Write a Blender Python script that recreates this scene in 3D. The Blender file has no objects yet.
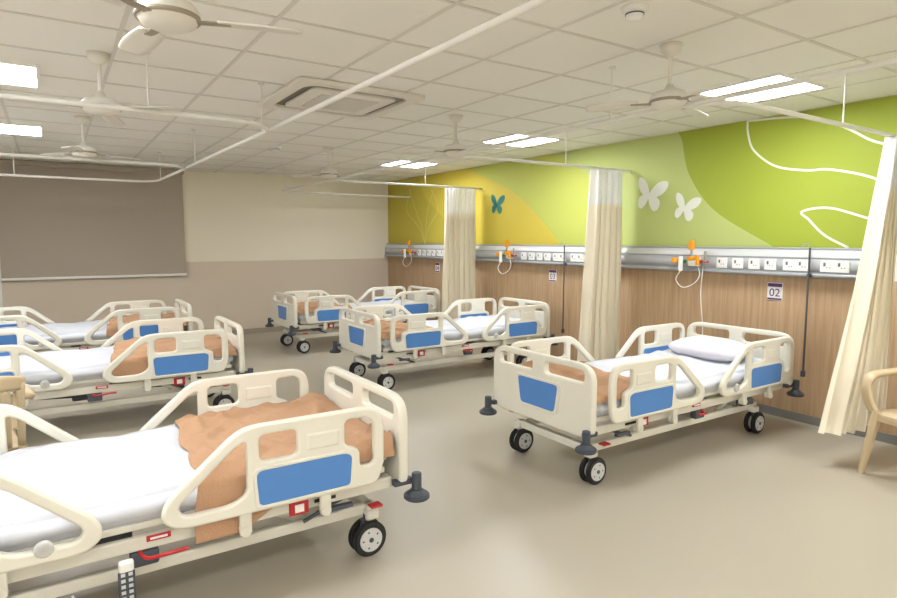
import bpy, bmesh, math, random
from mathutils import Vector, Matrix, noise
S=bpy.context.scene
S.view_settings.view_transform='Standard'
S.view_settings.look='None'
S.view_settings.exposure=0.0
COL=S.collection
W=5.13; D=9.8; H=2.54; XL=-1.35; YB=-2.6
R90=math.pi/2
# ------------------------------------------------------------ materials
def lin(c):
    c=c/255.0
    return c/12.92 if c<=0.04045 else ((c+0.055)/1.055)**2.4
def mat(name,rgb,rough=0.5,metal=0.0,var=0.04,scale=8.0,bump=0.0,bscale=60.0,emit=None,spec=0.5):
    m=bpy.data.materials.new(name); m.use_nodes=True
    nt=m.node_tree; b=nt.nodes['Principled BSDF']
    c=[lin(v) for v in rgb]
    tc=nt.nodes.new('ShaderNodeTexCoord'); nz=nt.nodes.new('ShaderNodeTexNoise')
    nz.inputs['Scale'].default_value=scale; nz.inputs['Detail'].default_value=3
    nt.links.new(tc.outputs['Object'],nz.inputs['Vector'])
    mx=nt.nodes.new('ShaderNodeMix'); mx.data_type='RGBA'
    mx.inputs[6].default_value=[max(0,v*(1-var)) for v in c]+[1]
    mx.inputs[7].default_value=[min(1,v*(1+var)) for v in c]+[1]
    nt.links.new(nz.outputs['Fac'],mx.inputs[0]); nt.links.new(mx.outputs[2],b.inputs['Base Color'])
    b.inputs['Roughness'].default_value=rough; b.inputs['Metallic'].default_value=metal
    b.inputs['Specular IOR Level'].default_value=spec
    if bump:
        n2=nt.nodes.new('ShaderNodeTexNoise'); n2.inputs['Scale'].default_value=bscale
        nt.links.new(tc.outputs['Object'],n2.inputs['Vector'])
        bp=nt.nodes.new('ShaderNodeBump'); bp.inputs['Strength'].default_value=bump; bp.inputs['Distance'].default_value=0.01
        nt.links.new(n2.outputs['Fac'],bp.inputs['Height']); nt.links.new(bp.outputs['Normal'],b.inputs['Normal'])
    if emit:
        b.inputs['Emission Color'].default_value=[lin(v) for v in emit[0]]+[1]
        b.inputs['Emission Strength'].default_value=emit[1]
    return m
M={}
M['ivory']=mat('bed_ivory_plastic',(230,227,215),0.38,var=0.015)
M['ivory_metal']=mat('bed_ivory_metal',(220,217,205),0.4,var=0.02)
M['blue']=mat('bed_blue_panel',(82,136,206),0.35,var=0.02)
M['dark']=mat('dark_grey_plastic',(70,76,86),0.5)
M['black']=mat('black_rubber',(36,36,38),0.6)
M['hub']=mat('castor_hub_grey',(205,206,206),0.4)
M['steel']=mat('brushed_steel',(170,172,175),0.3,metal=0.9)
M['red']=mat('red_plastic',(185,34,40),0.4)
M['white']=mat('white_plastic',(238,238,236),0.4,var=0.01)
M['sheet']=mat('white_bed_sheet',(212,215,223),0.85,var=0.02,bump=0.15,bscale=25)
M['pillow']=mat('pillow_cotton',(218,216,225),0.85,var=0.02,bump=0.15,bscale=18)
M['blanket']=mat('tan_blanket',(192,152,120),0.95,var=0.08,scale=14,bump=0.4,bscale=120)
M['curtain']=mat('cream_curtain',(236,227,205),0.85,var=0.03,scale=4)
M['chair']=mat('tan_chair_plastic',(208,188,154),0.4,var=0.02)
M['track']=mat('track_white',(226,225,220),0.4,var=0.01)
M['alu']=mat('headwall_aluminium',(208,210,212),0.4,metal=0.1,var=0.02)
M['alu_d']=mat('headwall_grey',(162,165,170),0.4,metal=0.1)
M['face']=mat('headwall_face',(176,179,184),0.45,var=0.01)
M['insert']=mat('socket_insert',(105,108,112),0.5)
M['orange']=mat('orange_outlet',(235,155,20),0.4)
M['green']=mat('green_knob',(40,130,80),0.4)
M['purple']=mat('purple_print',(96,60,120),0.5)
M['ceil']=mat('ceiling_tile',(237,236,231),0.9,var=0.015,scale=2.0,bump=0.1,bscale=200)
M['grid']=mat('ceiling_tbar',(216,214,208),0.6,var=0.01)
M['panel']=mat('led_panel_glow',(255,255,255),0.5,emit=((247,249,252),36.0))
M['ac_dark']=mat('ac_recess',(125,119,110),0.6)
M['blind']=mat('blind_fabric',(178,167,154),0.9,var=0.02,bump=0.1,bscale=150)
M['fan']=mat('fan_enamel',(224,221,213),0.35,var=0.02)
M['fan_d']=mat('fan_trim',(160,150,135),0.35,metal=0.3)
M['rod']=mat('dark_rod',(88,88,90),0.4,metal=0.3)
M['teal']=mat('teal_paint',(20,110,105),0.6)
M['mline']=mat('mural_white_paint',(230,233,222),0.6,var=0.01)
M['tline']=mat('mural_thin_paint',(212,212,130),0.6,var=0.01)
def wall_mat():
    m=mat('wall_paint_two_tone',(222,214,196),0.75,var=0.015)
    nt=m.node_tree; b=nt.nodes['Principled BSDF']
    g=nt.nodes.new('ShaderNodeNewGeometry'); s=nt.nodes.new('ShaderNodeSeparateXYZ')
    nt.links.new(g.outputs['Position'],s.inputs[0])
    c=nt.nodes.new('ShaderNodeMath'); c.operation='GREATER_THAN'; c.inputs[1].default_value=1.17
    nt.links.new(s.outputs['Z'],c.inputs[0])
    mx=nt.nodes.new('ShaderNodeMix'); mx.data_type='RGBA'
    mx.inputs[6].default_value=[lin(214),lin(200),lin(184),1]; mx.inputs[7].default_value=[lin(238),lin(231),lin(214),1]
    nt.links.new(c.outputs[0],mx.inputs[0]); nt.links.new(mx.outputs[2],b.inputs['Base Color'])
    return m
M['wall']=wall_mat()
def wood_mat():
    m=mat('wood_laminate',(196,168,134),0.45)
    nt=m.node_tree; b=nt.nodes['Principled BSDF']
    tc=nt.nodes.new('ShaderNodeTexCoord'); mp=nt.nodes.new('ShaderNodeMapping')
    mp.inputs['Scale'].default_value=(1,14,0.7)
    nt.links.new(tc.outputs['Object'],mp.inputs[0])
    n=nt.nodes.new('ShaderNodeTexNoise'); n.inputs['Scale'].default_value=3; n.inputs['Detail'].default_value=6; n.inputs['Distortion'].default_value=0.6
    nt.links.new(mp.outputs[0],n.inputs['Vector'])
    r=nt.nodes.new('ShaderNodeValToRGB')
    r.color_ramp.elements[0].position=0.3; r.color_ramp.elements[0].color=[lin(176),lin(145),lin(112),1]
    r.color_ramp.elements[1].position=0.7; r.color_ramp.elements[1].color=[lin(197),lin(169),lin(135),1]
    nt.links.new(n.outputs['Fac'],r.inputs[0]); nt.links.new(r.outputs[0],b.inputs['Base Color'])
    return m
M['wood']=wood_mat()
def floor_mat():
    m=mat('vinyl_floor',(182,174,158),0.4,var=0.04,scale=1.2,spec=0.5)
    nt=m.node_tree; b=nt.nodes['Principled BSDF']
    tc=nt.nodes.new('ShaderNodeTexCoord'); n=nt.nodes.new('ShaderNodeTexNoise'); n.inputs['Scale'].default_value=90; n.inputs['Detail'].default_value=2
    nt.links.new(tc.outputs['Object'],n.inputs['Vector'])
    r=nt.nodes.new('ShaderNodeMapRange'); r.inputs[3].default_value=0.28; r.inputs[4].default_value=0.45
    nt.links.new(n.outputs['Fac'],r.inputs[0]); nt.links.new(r.outputs[0],b.inputs['Roughness'])
    return m
M['floor']=floor_mat()
def mesh_fabric():
    m=mat('curtain_net',(244,243,240),0.8,var=0.01)
    nt=m.node_tree; b=nt.nodes['Principled BSDF']; out=nt.nodes['Material Output']
    t=nt.nodes.new('ShaderNodeBsdfTransparent'); mx=nt.nodes.new('ShaderNodeMixShader'); mx.inputs[0].default_value=0.88
    nt.links.new(t.outputs[0],mx.inputs[1]); nt.links.new(b.outputs[0],mx.inputs[2]); nt.links.new(mx.outputs[0],out.inputs[0])
    return m
M['net']=mesh_fabric()
# ------------------------------------------------------------ helpers
def obj(name,me,m=None,parent=None,loc=(0,0,0),rot=(0,0,0),smooth=False):
    o=bpy.data.objects.new(name,me); COL.objects.link(o)
    if m is not None and me is not None and len(me.materials)==0: me.materials.append(m)
    o.location=loc; o.rotation_euler=rot
    if parent: o.parent=parent
    if smooth and me:
        for p in me.polygons: p.use_smooth=True
    return o
def empty(name,loc=(0,0,0),rz=0):
    o=bpy.data.objects.new(name,None); COL.objects.link(o); o.location=loc; o.rotation_euler=(0,0,rz); o.empty_display_size=0.1
    return o
def m_box(c,s,bev=0.0,seg=2,rot=None):
    bm=bmesh.new(); bmesh.ops.create_cube(bm,size=1)
    bmesh.ops.scale(bm,vec=s,verts=bm.verts)
    if bev: bmesh.ops.bevel(bm,geom=bm.edges[:],offset=bev,segments=seg,affect='EDGES',profile=0.5)
    if rot: bmesh.ops.rotate(bm,verts=bm.verts,cent=(0,0,0),matrix=Matrix.Rotation(rot[1],3,rot[0]))
    bmesh.ops.translate(bm,vec=c,verts=bm.verts)
    me=bpy.data.meshes.new('m'); bm.to_mesh(me); bm.free(); return me
def m_join(mats_meshes):
    """join list of (mesh, material index) into one mesh"""
    bm=bmesh.new()
    for me,mi in mats_meshes:
        n0=len(bm.faces); bm.from_mesh(me); bm.faces.ensure_lookup_table()
        for f in bm.faces[n0:]: f.material_index=mi
    me=bpy.data.meshes.new('m'); bm.to_mesh(me); bm.free(); return me
def m_cyl(p0,p1,r,r2=None,n=20,bev=0.0):
    p0=Vector(p0);p1=Vector(p1);d=p1-p0
    bm=bmesh.new(); bmesh.ops.create_cone(bm,cap_ends=True,segments=n,radius1=r,radius2=r if r2 is None else r2,depth=d.length)
    if bev:
        es=[e for e in bm.edges if len(e.link_faces)==2 and any(len(f.verts)>4 for f in e.link_faces)]
        bmesh.ops.bevel(bm,geom=es,offset=bev,segments=2,affect='EDGES')
    q=Vector((0,0,1)).rotation_difference(d.normalized()).to_matrix().to_4x4()
    bmesh.ops.transform(bm,matrix=Matrix.Translation((p0+p1)/2)@q,verts=bm.verts)
    me=bpy.data.meshes.new('m'); bm.to_mesh(me); bm.free(); return me
def eval_curve(cu):
    o=bpy.data.objects.new('tmp',cu); COL.objects.link(o)
    dg=bpy.context.evaluated_depsgraph_get(); dg.update()
    me=bpy.data.meshes.new_from_object(o.evaluated_get(dg)); 
    bpy.data.objects.remove(o); bpy.data.curves.remove(cu)
    me.materials.clear()
    return me
def m_tube(pts,r,cyc=False,res=3):
    cu=bpy.data.curves.new('c','CURVE'); cu.dimensions='3D'; cu.bevel_depth=r; cu.bevel_resolution=res; cu.use_fill_caps=True
    sp=cu.splines.new('POLY'); sp.points.add(len(pts)-1)
    for i,p in enumerate(pts): sp.points[i].co=(p[0],p[1],p[2],1)
    sp.use_cyclic_u=cyc
    return eval_curve(cu)
def rpoly(pts,r,n=6,cyc=True):
    out=[];N=len(pts)
    for i in range(N):
        p=Vector(pts[i])
        if not cyc and i in (0,N-1): out.append(p); continue
        a=Vector(pts[i-1]);b=Vector(pts[(i+1)%N])
        rr=r[i] if isinstance(r,(list,tuple)) else r
        da=min(rr,(a-p).length*0.48); db=min(rr,(b-p).length*0.48)
        s=p+(a-p).normalized()*da; e=p+(b-p).normalized()*db
        for k in range(n+1):
            t=k/n; out.append((1-t)**2*s+2*t*(1-t)*p+t*t*e)
    return out
def m_ext(loops,th,bev=0.0,plane='XZ'):
    cu=bpy.data.curves.new('c','CURVE'); cu.dimensions='2D'; cu.fill_mode='BOTH'; cu.extrude=max(th/2-bev,0.0001); cu.bevel_depth=bev; cu.bevel_resolution=2; cu.offset=-bev
    for L in loops:
        sp=cu.splines.new('POLY'); sp.points.add(len(L)-1)
        for i,p in enumerate(L): sp.points[i].co=(p[0],p[1],0,1)
        sp.use_cyclic_u=True
    me=eval_curve(cu)
    if plane=='XZ': me.transform(Matrix(((1,0,0,0),(0,0,-1,0),(0,1,0,0),(0,0,0,1))))
    elif plane=='YZ': me.transform(Matrix(((0,0,1,0),(1,0,0,0),(0,1,0,0),(0,0,0,1))))
    return me
def m_grid(nx,ny,fn):
    vs=[fn(i/nx,j/ny) for j in range(ny+1) for i in range(nx+1)]
    fs=[(j*(nx+1)+i,j*(nx+1)+i+1,(j+1)*(nx+1)+i+1,(j+1)*(nx+1)+i) for j in range(ny) for i in range(nx)]
    me=bpy.data.meshes.new('m'); me.from_pydata(vs,[],fs); me.update()
    for p in me.polygons: p.use_smooth=True
    return me
def m_lathe(prof,n=28):
    vs=[];fs=[]
    for (r,z) in prof:
        for k in range(n):
            a=2*math.pi*k/n; vs.append((r*math.cos(a),r*math.sin(a),z))
    for j in range(len(prof)-1):
        for k in range(n):
            fs.append((j*n+k,j*n+(k+1)%n,(j+1)*n+(k+1)%n,(j+1)*n+k))
    fs.append(tuple(range(n))[::-1]); fs.append(tuple((len(prof)-1)*n+k for k in range(n)))
    me=bpy.data.meshes.new('m'); me.from_pydata(vs,[],fs); me.update()
    for p in me.polygons: p.use_smooth=len(p.vertices)==4
    return me
def catmull(pts,n=8,cyc=False):
    P=[Vector(p) for p in pts];N=len(P);out=[]
    rng=range(N) if cyc else range(N-1)
    for i in rng:
        g=(lambda k:P[k%N]) if cyc else (lambda k:P[max(0,min(N-1,k))])
        a,b,c,d=g(i-1),g(i),g(i+1),g(i+2)
        for k in range(n):
            t=k/n; out.append(0.5*((2*b)+(c-a)*t+(2*a-5*b+4*c-d)*t*t+(-a+3*b-3*c+d)*t**3))
    if not cyc: out.append(P[-1])
    return out
# ------------------------------------------------------------ room shell
T=0.1
obj('floor',m_box(((XL+W)/2,(YB+D)/2,-T/2),(W-XL+2*T,D-YB+2*T,T)),M['floor'])
obj('ceiling',m_box(((XL+W)/2,(YB+D)/2,H+T/2),(W-XL+2*T,D-YB+2*T,T)),M['ceil'])
obj('wall_right',m_box((W+T/2,(YB+D)/2,H/2),(T,D-YB,H)),M['wall'])
obj('wall_left',m_box((XL-T/2,(YB+D)/2,H/2),(T,D-YB,H)),M['wall'])
obj('wall_back',m_box(((XL+W)/2,D+T/2,H/2),(W-XL+2*T,T,H)),M['wall'])
obj('wall_front',m_box(((XL+W)/2,YB-T/2,H/2),(W-XL+2*T,T,H)),M['wall'])
parts=[]
x=W-0.58
while x>XL: parts.append((m_box((x,(YB+D)/2,H-0.002),(0.022,D-YB,0.004)),0)); x-=0.6
y=D-0.3
while y>YB: parts.append((m_box(((XL+W)/2,y,H-0.0025),(W-XL,0.022,0.004)),0)); y-=0.6
obj('ceiling_grid',m_join(parts),M['grid'])
obj('trim_2',m_box((W-0.006,(YB+D)/2,0.62),(0.012,D-YB-0.002,1.16)),M['wood'])
obj('baseboard_right',m_box((W-0.011,(YB+D)/2,0.035),(0.022,D-YB-0.002,0.07)),mat('skirting_grey',(130,130,128),0.5))
obj('baseboard_back',m_box(((XL+W)/2,D-0.008,0.04),(W-XL-0.06,0.016,0.08)),mat('skirting_taupe',(168,158,142),0.5))
# mural
mur=empty('wall_mural',(0,0,0))
z0,z1=1.40,H-0.005
def mlay(name,pts,rgb,k):
    me=m_ext([pts],0.002,0,'YZ'); obj(name,me,mat('mural_'+name,rgb,0.65,var=0.03,scale=1.0),mur,(W-0.0015-0.0015*k,0,0))
mlay('base_yellowgreen',[(YB+.02,z0),(D-.01,z0),(D-.01,z1),(YB+.02,z1)],(188,195,94),0)
mlay('gold_field',[(D-.01,z0)]+[tuple(p) for p in catmull([(5.3,z0),(5.5,1.58),(5.92,1.92),(6.33,2.16),(6.9,2.38),(7.3,z1)])]+[(D-.01,z1)],(208,190,72),1)
mlay('olive_field',[(D-.01,z0)]+[tuple(p) for p in catmull([(7.6,z0),(7.9,1.8),(8.5,2.2),(8.7,z1)])]+[(D-.01,z1)],(194,180,70),2)
mlay('pale_band',[tuple(p) for p in catmull([(3.76,z1),(3.71,2.44),(3.62,2.12),(3.34,1.77),(2.81,1.46),(2.7,z0)])]+[tuple(p) for p in catmull([(4.3,z0),(4.62,1.75),(4.9,2.2),(5.5,z1)])],(184,196,120),1)
mlay('lime_field',[(YB+.02,z1)]+[tuple(p) for p in catmull([(3.76,z1),(3.71,2.44),(3.62,2.12),(3.34,1.77),(2.81,1.46),(2.7,z0)])]+[(YB+.02,z0)],(156,170,54),2)
def mline(name,pts,w=0.009,m='mline',cyc=False):
    c=catmull([(p[0],p[1]) for p in pts],8,cyc); L=[];Rr=[];n=len(c)
    for i,p in enumerate(c):
        a=c[max(0,i-1)];b=c[min(n-1,i+1)];t=(b-a).normalized();nn=Vector((-t.y,t.x))*w
        L.append(p+nn);Rr.append(p-nn)
    vs=[(0,q.x,q.y) for q in L]+[(0,q.x,q.y) for q in Rr]
    fs=[(i,i+1,n+i+1,n+i) for i in range(n-1)]
    me=bpy.data.meshes.new('m');me.from_pydata(vs,[],fs)
    obj(name,me,M[m],mur,(W-0.0075,0,0))
mline('petal_line_1',[(3.06,2.53),(3.05,2.42),(2.99,2.27),(2.80,2.12),(2.55,2.06),(2.37,2.05),(2.09,1.97),(1.91,1.86),(1.6,1.6)])
mline('petal_line_2',[(3.06,2.53),(2.62,2.49),(2.32,2.38),(2.10,2.24),(1.93,2.15),(1.7,1.9),(1.6,1.6)])
mline('leaf_line_1',[(2.2,1.44),(2.38,1.54),(2.5,1.66),(2.56,1.73),(2.35,1.75),(2.04,1.65),(1.8,1.6)])
for i,(a,b) in enumerate([(8.1,0.25),(8.4,-0.2),(8.8,0.2),(9.1,-0.15)]):
    mline('tree_line_%d'%i,[(8.5,1.42),(8.5+0.3*(a-8.5),1.7),(a,2.0),(a+b,2.35)],0.006,'tline')
def butterfly(name,y,z,s,rot,m,slim=.6):
    up=[(0,.04),(.1,.4),(.42,.75),(.85,.85),(.92,.6),(.72,.28),(.35,.06)]
    lo=[(0,.08),(.38,.1),(.66,-.10),(.64,-.42),(.42,-.56),(.2,-.42),(.04,-.15)]
    mr=lambda L:[(-a*slim,b) for a,b in L]
    c,sn=math.cos(rot),math.sin(rot)
    for i,w in enumerate((up,lo,mr(up),mr(lo))):
        P=[(y-s*(p.x*c-p.y*sn),z+s*(p.x*sn+p.y*c)) for p in catmull(w,5,True)]
        obj(name+'_wing_%d'%i,m_ext([P],0.0012,0,'YZ'),M[m],mur,(W-0.008-.0005*i,0,0))
butterfly('butterfly_1',4.08,1.93,0.22,-0.2,'mline',.8)
butterfly('butterfly_2',3.66,1.79,0.17,-0.25,'mline',.8)
butterfly('butterfly_3',6.6,1.96,0.18,-0.1,'teal',.8)
# blind
bl=empty('roller_blind')
obj('fabric',m_box((0.56,D-0.05,1.74),(2.24,0.006,1.5)),M['blind'],bl)
obj('bottom_bar',m_box((0.56,D-0.05,0.985),(2.26,0.03,0.035),0.008),M['white'],bl)
obj('cassette',m_box((0.56,D-0.045,2.5),(2.28,0.075,0.07),0.01),M['blind'],bl)
obj('trim_1',m_box((-0.59,D-0.02,1.4),(0.05,0.04,2.1)),M['white'])
# ------------------------------------------------------------ LED panels
def led(x,y,w,l):
    e=empty('led_ceiling_panel',(x,y,H))
    fr=[(m_box((0,l/2-.01,-.008),(w,.02,.016)),0),(m_box((0,-l/2+.01,-.008),(w,.02,.016)),0),(m_box((w/2-.01,0,-.008),(.02,l-.04,.016)),0),(m_box((-w/2+.01,0,-.008),(.02,l-.04,.016)),0)]
    obj('frame',m_join(fr),M['white'],e)
    obj('diffuser',m_box((0,0,-.007),(w-.04,l-.04,.008)),M['panel'],e)
for yy in (-2.1,0.0,2.4,4.95,7.3): led(4.15,yy,0.6,0.6)
for yy in (-2.1,0.0,2.4,4.75,7.05): led(-0.3,yy,0.6,0.6)
for yy in (-1.6,): led(1.95,yy,0.6,0.6)
# ------------------------------------------------------------ curtain tracks
def arc(cx,cy,r,a0,a1,n=8): return [(cx+r*math.cos(a0+(a1-a0)*i/n),cy+r*math.sin(a0+(a1-a0)*i/n)) for i in range(n+1)]
ZT=2.22
def track(paths,hangs):
    e=empty('curtain_track')
    for i,p in enumerate(paths): obj('rail_%d'%i,m_tube([(a,b,ZT) for a,b in p],0.014),M['track'],e,smooth=True)
    hs=[(m_cyl((a,b,ZT),(a,b,H),0.005,n=8),0) for a,b in hangs]+[(m_cyl((a,b,H-.01),(a,b,H),0.022,n=12),0) for a,b in hangs]
    obj('hanger_rods',m_join(hs),M['track'],e)
r=0.3
track([[(1.33,YB),(1.24,4.2),(1.14,8.1)]+arc(1.14-r,8.1,r,0,R90)+[(XL,8.4)],
       [(XL,3.82)]+arc(0.94,4.12,r,-R90,0),
       [(XL,6.4)]+arc(0.88,6.7,r,-R90,0)],
      [(1.3,1.45),(1.23,4.15),(1.19,6.2),(1.14,8.0),(.5,3.82),(0.3,6.4),(-.3,8.4)])
track([[(2.9,YB),(2.86,8.7)]+arc(2.86+r,8.7,r,math.pi,R90)+[(W,9.0)],
       [(W,1.88),(3.2,1.88)]+arc(3.18,2.18,r,-R90,-math.pi),
       [(W,4.33),(2.88,4.33)],
       [(W,6.95),(2.87,6.95)]],
      [(2.9,1.0),(2.89,2.6),(2.88,4.3),(2.87,6.9),(2.86,8.6),(4.2,1.88),(4.2,4.33),(4.2,6.95)])
# ------------------------------------------------------------ curtains
def curtain(y,xa_top,xb_top,xa_bot,xb_bot,zb,folds,amp,seed,zt=2.205,net=0.36,flare=1.0):
    e=empty('privacy_curtain')
    random.seed(seed); ph=random.random()*6
    def P(u,z):
        h=(zt-z)/(zt-zb); hh=h**flare
        xa=xa_top+(xa_bot-xa_top)*hh; xb=xb_top+(xb_bot-xb_top)*hh
        uu=u+0.012*math.sin(u*23+ph)
        a=amp*(0.7+0.4*h)*(0.75+0.35*math.sin(u*9+ph))
        yy=y+a*math.sin(2*math.pi*folds*uu+0.5*math.sin(h*2+ph))+0.02*noise.noise(Vector((u*3,h*2,seed)))
        xx=xa+(xb-xa)*uu+0.012*math.cos(2*math.pi*folds*uu*2)
        return (xx,yy,z+(0.02*math.sin(u*7+ph) if h>.99 else 0))
    n=int(folds*14)
    obj('net_top',m_grid(n,8,lambda u,v:P(u,zt-net*v)),M['net'],e)
    obj('cloth',m_grid(n,30,lambda u,v:P(u,zt-net-(zt-net-zb)*v)),M['curtain'],e)
    def P2(u,v):
        p=P(u,zt-net+0.02-0.04*v); return (p[0],p[1]-0.003,p[2])
    obj('seam_band',m_grid(n,1,P2),M['curtain'],e)
curtain(4.33,4.57,5.0,4.46,5.02,0.24,6,0.055,1)
curtain(6.95,4.52,5.0,4.46,5.02,0.24,6,0.055,2)
curtain(1.86,4.86,5.02,4.2,5.02,0.2,7,0.055,3,flare=1.25)
# ------------------------------------------------------------ headwall unit
hw=empty('medical_headwall_unit')
ya,yb=2.04,D-0.03
def hbar(name,prof,m,bev=0.0):
    me=m_ext([prof],yb-ya,bev,'XZ'); obj(name,me,m,hw,(0,(ya+yb)/2,0))
X0=W-.014
hbar('body',[(X0,1.21),(W-.07,1.21),(W-.085,1.225),(W-.085,1.355),(W-.06,1.42),(X0,1.425)],M['alu'])
hbar('groove_top',[(W-.084,1.352),(W-.09,1.352),(W-.09,1.362),(W-.083,1.362)],M['alu_d'])
hbar('face_panel',[(W-.084,1.245),(W-.088,1.245),(W-.088,1.345),(W-.084,1.345)],M['face'])
hbar('rail_lower',[(W-.084,1.205),(W-.1,1.205),(W-.1,1.235),(W-.084,1.235)],M['alu_d'],0.003)
hbar('top_cover',[(X0,1.427),(W-.058,1.422),(W-.052,1.437),(X0,1.44)],M['alu_d'])
obj('end_cap',m_box((W-.057,ya-.006,1.318),(.086,.012,.24),0.004),M['white'],hw)
sock=[];holes=[]
def socket(y,w):
    sock.append((m_box((W-.092,y,1.296),(.012,w,.092),0.004),0))
    for dy in ([0] if w<.12 else [-w/4,w/4]):
        holes.append((m_box((W-.0995,y+dy+.02,1.31),(.003,.016,.028),0.001),0))
        for q in (-.011,.011): holes.append((m_cyl((W-.1,y+dy+q-.01,1.285),(W-.097,y+dy+q-.01,1.285),.0045,n=8),0))
for g in (2.25,4.98,7.6):
    for dy,w in ((0,.21),(.29,.21),(.50,.10),(.64,.10),(.79,.10),(.94,.10)): socket(g+dy,w)
obj('sockets',m_join(sock),M['white'],hw); obj('socket_inserts',m_join(holes),M['insert'],hw)
def gas(y):
    e=empty('gas_outlet_regulator',(W-.118,y,1.30))
    p=[]
    p.append((m_box((0,0,0),(.03,.12,.09),.006),0))
    p.append((m_cyl((-.01,.0,.03),(-.09,0,.03),.022,n=16,bev=.004),1))
    p.append((m_cyl((-.05,0,.03),(-.05,0,.13),.012,n=12),3))
    p.append((m_cyl((-.05,0,.11),(-.05,0,.18),.03,n=16,bev=.006),1))
    p.append((m_cyl((-.05,0,.18),(-.05,0,.20),.02,n=16),1))
    p.append((m_cyl((-.01,.09,.0),(-.08,.09,0),.016,n=16),2))
    p.append((m_cyl((-.08,.09,-.09),(-.08,.09,.05),.02,n=16,bev=.004),0))
    p.append((m_cyl((-.01,-.08,.0),(-.07,-.08,0),.016,n=16),4))
    p.append((m_cyl((-.07,-.08,-.03),(-.07,-.08,.06),.018,n=16),1))
    p.append((m_box((-.06,.16,.01),(.06,.06,.05),.01),1))
    p.append((m_cyl((-.05,-.14,0),(-.05,-.14,.1),.012,n=12),3))
    p.append((m_cyl((-.0,-.14,0),(-.05,-.14,0),.01,n=12),4))
    me=m_join(p)
    for m in ('white','orange','green','steel','red'): me.materials.append(M[m])
    obj('regulator_body',me,None,e)
    obj('hose',m_tube([tuple(q) for q in catmull([(-.08,.09,-.09),(-.1,.12,-.17),(-.09,.05,-.24),(-.07,-.05,-.2),(-.06,-.1,-.12),(-.07,-.08,-.03)])],.004),M['white'],e,smooth=True)
for y in (3.45,6.17,8.75): gas(y)
me=m_tube([tuple(q) for q in catmull([(W-.115,3.36,1.26),(W-.12,3.37,1.0),(W-.13,3.33,.7),(W-.12,3.34,.55)])],.004); obj('suction_tube',me,M['white'],None,smooth=True)
def ivrod(x,y):
    e=empty('drip_stand_rod',(x,y,0))
    obj('pole',m_cyl((0,0,.42),(0,0,1.44),.008),M['rod'],e)
    obj('mount',m_box((.012,0,1.22),(.034,.03,.03),.004),M['dark'],e)
    obj('foot_grip',m_box((0,0,.43),(.03,.03,.05),.006),M['dark'],e)
    obj('hook',m_tube([(0,0,1.44),(0,.02,1.47),(0,.05,1.47),(0,.06,1.44)],.004),M['steel'],e)
ivrod(4.998,2.42); ivrod(4.998,5.15)
def sign(y,txt):
    e=empty('bed_number_sign',(W-.016,y,1.065))
    obj('plate',m_box((0,0,0),(.006,.13,.15),.002),M['white'],e)
    obj('header',m_box((-.004,0,.055),(.002,.12,.03)),M['purple'],e)
    obj('footer',m_box((-.004,0,-.062),(.002,.12,.015)),M['purple'],e)
    cu=bpy.data.curves.new('t','FONT'); cu.body=txt; cu.size=.095; cu.align_x='CENTER'; cu.align_y='CENTER'; cu.extrude=.001
    me=eval_curve(cu); me.transform(Matrix(((0,0,-1,0),(-1,0,0,0),(0,1,0,0),(0,0,0,1))))
    obj('number',me,M['purple'],e,(-.005,0,-.012))
sign(2.74,'02'); sign(5.46,'03'); sign(8.1,'04')
# ------------------------------------------------------------ hospital beds
BL=2.25
bedparts=[]
def bp(name,me,m,smooth=False):
    if len(me.materials)==0: me.materials.append(M[m])
    if smooth:
        for p in me.polygons: p.use_smooth=True
    me.name='bed_'+name; bedparts.append((name,me))
def end_board(x,sgn):
    out=rpoly([(-.47,.36),(-.47,.72),(-.40,.775),(.40,.775),(.47,.72),(.47,.36),(.38,.33),(-.38,.33)],[.04,.06,.08,.08,.06,.04,.03,.03])
    h1=rpoly([(-.40,.66),(-.40,.735),(-.06,.735),(-.06,.66)],.03); h2=[Vector((-p.x,p.y)) for p in h1]
    me=m_ext([out,h1,h2],.045,.012,'YZ'); me.transform(Matrix.Translation((x,0,0))); return me
bp('footboard',end_board(.025,1),'ivory'); bp('headboard',end_board(BL-.025,1),'ivory')
bl_=rpoly([(-.16,.43),(-.19,.605),(.19,.605),(.16,.43)],.03)
for x,n in ((-.001,'foot'),(BL+.001,'head')):
    me=m_ext([bl_],.008,.002,'YZ'); me.transform(Matrix.Translation((x,0,0))); bp(n+'board_blue_inset',me,'blue')
    me=m_ext([rpoly([(-.18,.415),(-.215,.62),(.215,.62),(.18,.415)],.03),bl_],.012,.003,'YZ'); me.transform(Matrix.Translation((x,0,0))); bp(n+'board_inset_rim',me,'ivory')
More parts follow.
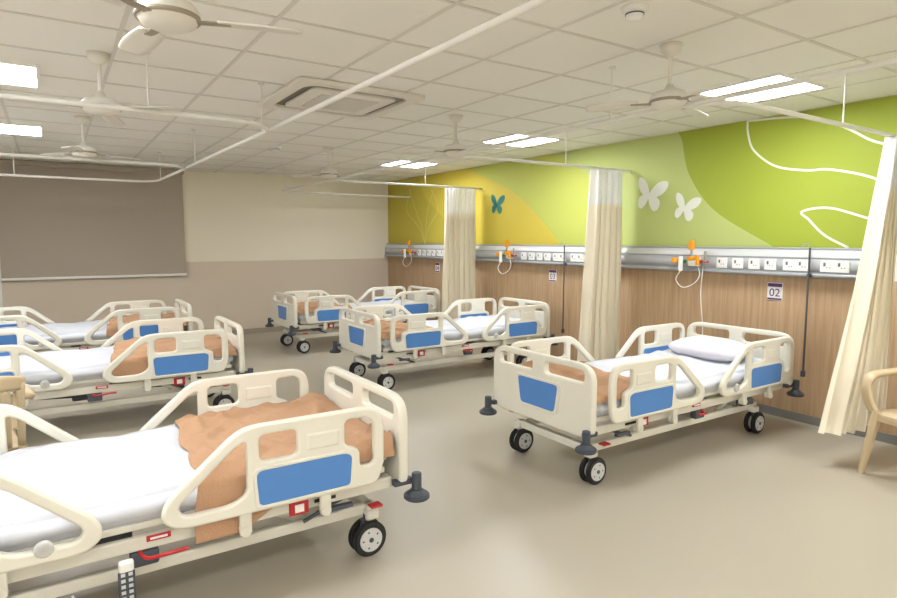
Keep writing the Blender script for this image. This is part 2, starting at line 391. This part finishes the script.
# side rails: s from outer end
outl=rpoly([(0.03,.405),(0.0,.50),(0.0,.70),(0.05,.765),(.60,.765),(.665,.735),(.915,.52),(.93,.45),(.87,.405)],[.05,.05,.05,.08,.06,.05,.06,.05,.06])
hA=rpoly([(.61,.705),(.655,.685),(.87,.495),(.85,.455),(.67,.455),(.61,.49)],[.02,.03,.03,.03,.05,.03])
hB=rpoly([(.40,.61),(.40,.72),(.56,.72),(.56,.61)],.03)
hC=rpoly([(.05,.50),(.05,.69),(.08,.72),(.19,.72),(.19,.61),(.12,.58),(.12,.50)],.025)
bpan=rpoly([(.17,.43),(.16,.56),(.19,.575),(.56,.575),(.575,.56),(.565,.43)],.02)
rimi=bpan; rimo=rpoly([(.155,.415),(.145,.57),(.18,.59),(.57,.59),(.59,.57),(.58,.415)],.025)
for end in ('foot','head'):
    for side in (-1,1):
        X=(lambda me:me.transform(Matrix.Translation((.14,side*.475,0)))) if end=='foot' else (lambda me:me.transform(Matrix.Translation((BL-.07,side*.475,0))@Matrix.Scale(-1,4,(1,0,0))))
        sd='near' if side<0 else 'far'
        nm=end+'_rail_'+sd
        me=m_ext([outl,hA,hB,hC],.034,.011,'XZ'); X(me); bp(nm,me,'ivory')
        for s2 in (-1,1):
            me=m_ext([bpan],.008,.002,'XZ'); me.transform(Matrix.Translation((0,s2*.017,0))); X(me); bp(nm+'_blue_%d'%(s2+2),me,'blue')
        me=m_ext([rimo,rimi],.044,.004,'XZ'); X(me); bp(nm+'_rim',me,'ivory')
        # embossed control plate
        me=m_box((.29,0,.655),(.15,.042,.075),.01); X(me); bp(nm+'_plate',me,'ivory')
        # pivot arms
        ar=[(m_box((s_,-.0*side,.375),(.05,.02,.11),.006),0) for s_ in (.28,.62)]+[(m_cyl((s_,-side*.03,.335),(s_,side*.014,.335),.022,n=14),0) for s_ in (.28,.62)]
        me=m_join(ar); X(me); bp(nm+'_arms',me,'ivory_metal')
        if end=='head':
            me=m_lathe([(0,0),(.03,0),(.03,.006),(.022,.01),(0,.01)],20); me.transform(Matrix.Rotation(R90*(1 if side<0 else -1),4,'X')); me.transform(Matrix.Translation((.75,side*.015,.46))); X(me); bp(nm+'_angle_dial',me,'hub')
# mattress
def mattress():
    bm=bmesh.new(); bmesh.ops.create_cube(bm,size=1); bmesh.ops.scale(bm,vec=(2.08,.87,.115),verts=bm.verts)
    bmesh.ops.bevel(bm,geom=bm.edges[:],offset=.03,segments=3,affect='EDGES')
    for k in range(1,70):
        xx=-1.04+2.08*k/70; bmesh.ops.bisect_plane(bm,geom=bm.verts[:]+bm.edges[:]+bm.faces[:],plane_co=(xx,0,0),plane_no=(1,0,0))
    for k in range(1,30):
        yy=-.435+.87*k/30; bmesh.ops.bisect_plane(bm,geom=bm.verts[:]+bm.edges[:]+bm.faces[:],plane_co=(0,yy,0),plane_no=(0,1,0))
    for v in bm.verts:
        if v.co.z>0: v.co.z+=.010*noise.noise(v.co*4)+.010*noise.noise(Vector((v.co.x*4+v.co.y*3,v.co.y*11,0)))+.022*abs(noise.noise(Vector((v.co.x*6,v.co.y*2+v.co.x*2,5))))-.007
    bmesh.ops.translate(bm,vec=(BL/2,0,.4975),verts=bm.verts)
    me=bpy.data.meshes.new('m'); bm.to_mesh(me); bm.free(); return me
bp('mattress',mattress(),'sheet',True)
fr=[]
fr.append((m_box((BL/2,0,.425),(2.06,.82,.03),.008),0))
for s in (-1,1):
    fr.append((m_box((BL/2,s*.405,.36),(2.1,.03,.055),.008),0))
    fr.append((m_box((1.05,s*.31,.215),(1.9,.035,.05),.008),0))
for xx in (.08,.75,1.45,BL-.08): fr.append((m_box((xx,0,.36),(.04,.82,.045),.006),0))
for xx in (.14,1.93): fr.append((m_box((xx,0,.215),(.05,.70,.05),.008),0))
for s in (-1,1):
    for xa,xb in ((.45,.72),(1.55,1.82)):
        fr.append((m_cyl((xa,s*.27,.22),(xb,s*.27,.36),.018,n=12),0))
for s in (-1,1):
    for xx in (.14,1.93): fr.append((m_box((xx,s*.34,.195),(.07,.06,.05),.012),0))
bp('chassis',m_join(fr),'ivory_metal')
ac=[]
for xa,xb in ((.5,1.0),(1.2,1.75)):
    ac.append((m_cyl((xa,.1,.27),(xb,.1,.31),.028,n=14),0)); ac.append((m_box((xa,.1,.27),(.13,.09,.09),.012),0))
for s in (-1,1):
    ac.append((m_cyl((.25,s*.36,.33),(.48,s*.36,.25),.009,n=8),0)); ac.append((m_box((.33,s*.42,.305),(.12,.03,.02),.005),0))
    ac.append((m_box((1.12,s*.40,.30),(.10,.05,.06),.01),0)); ac.append((m_box((1.75,s*.37,.285),(.16,.05,.05),.01),0))
bp('actuators',m_join(ac),'dark')
wb=[];wh=[];wf=[]
WR=.085
for xx in (.14,1.93):
    for s in (-1,1):
        cx=xx+.02;cy=s*.34
        for q in (-.028,.028):
            wb.append((m_cyl((cx,cy+q-.014,WR),(cx,cy+q+.014,WR),WR,n=28,bev=.009),0))
            wh.append((m_cyl((cx,cy+q-.018,WR),(cx,cy+q+.018,WR),.062,n=24,bev=.005),0))
            for a in range(5):
                th=a*2*math.pi/5; sg=1 if q>0 else -1
                wf.append((m_cyl((cx+.04*math.cos(th),cy+q+sg*.012,WR+.04*math.sin(th)),(cx+.04*math.cos(th),cy+q+sg*.0185,WR+.04*math.sin(th)),.005,n=8),0))
            wf.append((m_cyl((cx,cy+q-.021,WR),(cx,cy+q+.021,WR),.012,n=12),0))
        wf.append((m_box((cx-.0,cy,.15),(.07,.024,.06),.01),0)); wf.append((m_cyl((cx-.005,cy,.16),(cx-.005,cy,.2),.024,n=14),0)); wf.append((m_box((cx,cy,.1),(.02,.02,.1)),0))
bp('castor_tyres',m_join(wb),'black'); bp('castor_hubs',m_join(wh),'hub'); bp('castor_forks',m_join(wf),'dark')
bu=[]
for xx,dx in ((-.02,-1),(BL+.02,1)):
    for s in (-1,1):
        c=(xx+dx*.02,s*.47)
        bu.append((m_cyl((c[0],c[1],.275),(c[0],c[1],.30),.062,n=28,bev=.006),0))
        bu.append((m_cyl((c[0],c[1],.30),(c[0],c[1],.32),.05,.03,n=24),0))
        bu.append((m_cyl((c[0],c[1],.32),(c[0],c[1],.40),.024,n=16,bev=.003),0))
        bu.append((m_box((xx-dx*.04,s*.44,.36),(.10,.04,.03),.006),0))
bp('corner_bumpers',m_join(bu),'dark')
rd=[]
for s in (-1,1):
    rd.append((m_tube([tuple(q) for q in catmull([(1.14,s*.40,.335),(1.12,s*.46,.32),(1.06,s*.50,.335),(.98,s*.505,.34)])],.007),0))
    rd.append((m_box((.16,s*.43,.275),(.06,.05,.012),.005,rot=None),0))
    rd.append((m_box((.52,s*.423,.35),(.085,.012,.06),.003),0))
    rd.append((m_box((1.07,s*.423,.375),(.085,.008,.022),.002),0))
bp('red_levers',m_join(rd),'red')
wl=[]
for s in (-1,1):
    wl.append((m_box((.52,s*.43,.35),(.04,.006,.034)),0)); wl.append((m_box((1.07,s*.428,.375),(.06,.003,.008)),0))
bp('labels',m_join(wl),'white')
wl=[(m_box((.40,s*.4215,.36),(.10,.002,.015)),0) for s in (-1,1)]
bp('name_label',m_join(wl),'black')
def blanket(e,length,side,seed,drape=.16,skew=0.05,start=.06,folds=(),lift=0.0):
    hw_=.435; zt=.564
    def P(u,v):
        # v across: far edge -> near edge -> drape
        path=v*(2*hw_+drape)
        x1=length+skew*(path/(2*hw_)-.5)*2+.05*noise.noise(Vector((v*5,seed,0)))
        x=start+(x1-start)*u
        dl=(0.25+0.75*max(0,min(1,(u-.45)*3)))*drape
        if path<2*hw_:
            y=hw_-path; z=zt+.006
            e_=min(1,(2*hw_-path)/.04)
            z-= .012*(1-e_)**2
        else:
            q=(path-2*hw_)/drape; y=-hw_-.004-.006*q; z=zt-.008-q*dl
        nn=noise.noise(Vector((x*5,path*4,seed)))*.02+noise.noise(Vector((x*13+path*6,path*9,seed+3)))*.012
        rid=1-abs(noise.noise(Vector((x*3-path*4,path*2+x*2,seed+7))))*5
        nn+=max(0,rid)*.022
        for (fx,fs,fh,fw_) in folds:
            dd=(x-fx-fs*(path-.43)+.02*math.sin(path*9)); nn+=fh*math.exp(-dd*dd/(2*fw_*fw_))
        if path<2*hw_: z+=max(0,nn+.010)+lift*math.sin(math.pi*min(1,path/(2*hw_)))*math.sin(math.pi*min(1,u*1.0))
        x+=.01*noise.noise(Vector((path*6,x*6,seed+9)))
        return (x,y*(1 if side<0 else -1),z)
    me=m_grid(80,90,P); o=obj('blanket',me,M['blanket'],e)
    sm=o.modifiers.new('s','SOLIDIFY'); sm.thickness=.008; sm.offset=1 if side<0 else -1
    return o
def pillow(e,x,y,rz):
    def P(u,v):
        a=u*2*math.pi; b=(v-.5)*math.pi
        def sp(c,p): return math.copysign(abs(c)**p,c)
        cx=sp(math.cos(b),.55)*sp(math.cos(a),.5); cy=sp(math.cos(b),.55)*sp(math.sin(a),.5)
        r2=max(abs(cx),abs(cy)); th=.082*math.sin(b)*(1-.35*r2**3)
        z=th+.008*noise.noise(Vector((cx*2.5,cy*2.5,x)))
        pin=1-.06*(1-abs(cx*cy))
        return (cx*.19*pin,cy*.32*pin,z+.075)
    me=m_grid(56,28,P); obj('pillow',me,M['pillow'],e,(x,y,.55),(0,-0.06,rz))
def bed(x,y,rz,side,blen,seed,pil=False,remote=False,skew=.05,drape=.16,start=.06,folds=(),lift=0.0):
    e=empty('hospital_bed',(x,y,0),rz)
    for n,me in bedparts: 
        obj(n,me,None,e)
    blanket(e,blen,side,seed,drape,skew,start,folds,lift)
    if pil: pillow(e,1.85,.0,.04)
    if remote:
        s=side; rx=1.19
        obj('remote_control',m_box((rx,s*.50,.25),(.055,.025,.13),.01),M['dark'],e)
        bt=[(m_box((rx+dx,s*.514,.215+.022*k),(.014,.004,.012),.001),0) for k in range(5) for dx in (-.012,.012)]
        obj('remote_buttons',m_join(bt),M['hub'],e)
        obj('remote_hook',m_box((rx,s*.50,.33),(.05,.03,.04),.008),M['white'],e)
        obj('remote_cord',m_tube([tuple(q) for q in catmull([(rx,s*.50,.19),(rx+.02,s*.49,.12),(rx+.09,s*.44,.10),(rx+.17,s*.36,.2)])],.005),M['white'],e,smooth=True)
# right row
YR=(2.87,5.65,8.03); 
bed(2.57,YR[0],0,-1,.60,11,pil=True,drape=.08,folds=((.3,.2,.03,.04),),lift=.045)
bed(2.58,YR[1],0,-1,.66,12,pil=False,drape=.08,folds=((.3,-.2,.02,.03),),lift=.03)
bed(2.58,YR[2],0,-1,.8,13,drape=.08,lift=.03)
# left row (rotated)
bed(1.355,2.87,math.pi,1,.90,21,remote=True,skew=.03,drape=.24,folds=((.25,.25,.022,.03),(.62,-.18,.018,.025),(.82,.05,.015,.02)))
bed(1.34,5.68,math.pi,1,.95,22,drape=.14,folds=((.3,.2,.02,.03),(.7,-.1,.02,.03)))
bed(1.30,7.72,math.pi,1,.8,23,drape=.08)
# ------------------------------------------------------------ chairs
def chair(x,y,rz):
    e=empty('plastic_armchair',(x,y,0),rz)   # faces +X
    def seat(u,v):
        a=(u-.5)*.46;b=(v-.5)*.46
        z=.425-.02*math.exp(-(a*a+b*b)/.02)-.03*max(0,(u-.85)/.15)**2
        return (a,b*(1-.06*(1-u)),z)
    o=obj('seat',m_grid(20,20,seat),M['chair'],e); s=o.modifiers.new('s','SOLIDIFY'); s.thickness=.018; s.offset=-1
    def legs():
        p=[]
        for sx,sy in ((1,1),(1,-1),(-1,1),(-1,-1)):
            top=Vector((sx*.20,sy*.22,.42)); bot=Vector((sx*.25,sy*.27,0.0))
            bm=bmesh.new(); bmesh.ops.create_cone(bm,cap_ends=True,segments=12,radius1=.024,radius2=.04,depth=.42)
            for v in bm.verts:
                t=(v.co.z+.21)/.42; c=bot.lerp(top,t); v.co=Vector((v.co.x+c.x,v.co.y*.7+c.y,.42*t))
            me=bpy.data.meshes.new('m');bm.to_mesh(me);bm.free();p.append((me,0))
        p.append((m_box((.215,0,.385),(.02,.42,.05),.006),0))
        for sy in (1,-1): p.append((m_box((0,sy*.225,.385),(.40,.02,.05),.006),0))
        return m_join(p)
    obj('legs',legs(),M['chair'],e,smooth=False)
    # back: slats + frame
    def bx(z): return -.21-.10*(z-.42)/.40
    def cy(y): return -.05*(1-(y/.24)**2)
    p=[]
    for yy in (-.15,-.075,0,.075,.15):
        p.append((m_grid(4,8,lambda u,v,yy=yy:(bx(.43+.34*v)+cy(yy+(u-.5)*.05),yy+(u-.5)*.05,.43+.34*v)),0))
    p.append((m_grid(24,5,lambda u,v:(bx(.74+.09*v)+cy((u-.5)*.48),(u-.5)*.48,.74+(.09-.03*abs(2*u-1)**3)*v)),0))
    for s_ in (-1,1): p.append((m_grid(4,8,lambda u,v,s_=s_:(bx(.42+.36*v)+cy(.22),s_*(.205+.035*u+.0*v),.42+.36*v)),0))
    o=obj('backrest',m_join(p),M['chair'],e); s=o.modifiers.new('s','SOLIDIFY'); s.thickness=.016; s.offset=0
    for s_ in (-1,1):
        pts=catmull([(-.28,s_*.235,.70),(-.15,s_*.27,.665),(.05,s_*.285,.655),(.19,s_*.285,.64),(.235,s_*.28,.58),(.225,s_*.265,.48),(.205,s_*.235,.41)],6)
        def arm(u,v,pts=pts,s_=s_):
            i=min(len(pts)-1,int(round(v*(len(pts)-1)))); c=pts[i]; w=.06 if v<.6 else .05
            return (c.x,c.y+(u-.5)*w,c.z-.012*(2*u-1)**2)
        o=obj('armrest_%s'%('left' if s_>0 else 'right'),m_grid(4,len(pts)-1,arm),M['chair'],e); s=o.modifiers.new('s','SOLIDIFY'); s.thickness=.03; s.offset=0
chair(4.46,1.36,math.radians(163))
chair(-.44,4.0,math.radians(100))
# ------------------------------------------------------------ ceiling fans
def fan(x,y,a0,R_=.5):
    e=empty('ceiling_fan',(x,y,0))
    obj('canopy',m_lathe([(.0,H),(.06,H),(.055,H-.03),(.02,H-.06),(0,H-.06)][::-1]),M['fan'],e)
    obj('down_rod',m_cyl((0,0,2.28),(0,0,H-.03),.011),M['fan'],e)
    obj('motor',m_lathe([(0,2.205),(.05,2.205),(.085,2.22),(.10,2.245),(.10,2.265),(.08,2.29),(.03,2.305),(.018,2.33),(0,2.33)]),M['fan'],e)
    obj('motor_ring',m_lathe([(.0,2.236),(.103,2.236),(.106,2.243),(.103,2.25),(0,2.25)]),M['fan_d'],e)
    for k in range(3):
        a=a0+k*2*math.pi/3
        def P(u,v):
            r_=.16+(R_-.16)*v; w=.042+.01*math.sin(v*math.pi); 
            if v>.93: w*=(1-(v-.93)*6)
            c=(u-.5)*2*w
            return (r_,c,2.235+c*.18-.01*v)
        o=obj('blade_%d'%k,m_grid(4,16,P),M['fan'],e,rot=(0,0,a)); s=o.modifiers.new('s','SOLIDIFY'); s.thickness=.006
        obj('bracket_%d'%k,m_box((.14,0,2.235),(.12,.035,.006),.002),M['fan_d'],e,rot=(0,0,a))
for x,y,a in ((.37,2.28,-.35),(.28,4.0,1.3),(.28,6.1,.2),(2.83,2.14,.2),(2.9,4.3,.9),(2.7,6.6,.4)): fan(x,y,a,.44)
# ------------------------------------------------------------ AC cassette, smoke detectors
ac_=empty('ac_ceiling_cassette',(1.85,4.29,H))
def RR(w,l,r_): return rpoly([(-w/2,-l/2),(w/2,-l/2),(w/2,l/2),(-w/2,l/2)],r_)
me=m_ext([RR(.95,.95,.05),RR(.78,.78,.12)],.03,.008,'XY'); obj('outer_panel',me,M['fan'],ac_,(0,0,-.016))
me=m_ext([RR(.80,.80,.12)],.006,0,'XY'); obj('recess',me,M['ac_dark'],ac_,(0,0,-.006))
me=m_ext([RR(.64,.64,.06)],.02,.006,'XY'); obj('centre_panel',me,M['fan'],ac_,(0,0,-.022))
obj('grille_slats',m_join([(m_box((0,-.20+.4*k/14,-.035),(.44,.014,.008)),0) for k in range(15)]),M['grid'],ac_)
def det(x,y):
    e=empty('smoke_detector',(x,y,H))
    obj('base',m_lathe([(0,-.02),(.055,-.02),(.06,-.012),(.06,0),(0,0)]),M['white'],e)
    obj('chamber',m_lathe([(0,-.055),(.025,-.055),(.036,-.045),(.04,-.03),(.04,-.02),(0,-.02)]),M['white'],e)
    obj('vents',m_lathe([(0,-.034),(.0415,-.034),(.0415,-.028),(0,-.028)]),M['dark'],e)
det(2.25,1.9); det(2.16,6.8)
# ------------------------------------------------------------ world, camera
w=bpy.data.worlds.new('World'); S.world=w; w.use_nodes=True
w.node_tree.nodes['Background'].inputs[0].default_value=(.8,.82,.85,1); w.node_tree.nodes['Background'].inputs[1].default_value=.2
cam=bpy.data.cameras.new('camera'); co=bpy.data.objects.new('camera',cam); COL.objects.link(co)
cam.sensor_width=36; cam.lens=603/897*36; cam.clip_start=.05
co.location=(0,0,1.5); co.rotation_euler=(R90-math.atan(59/603.),0,math.radians(-33.3))
S.camera=co
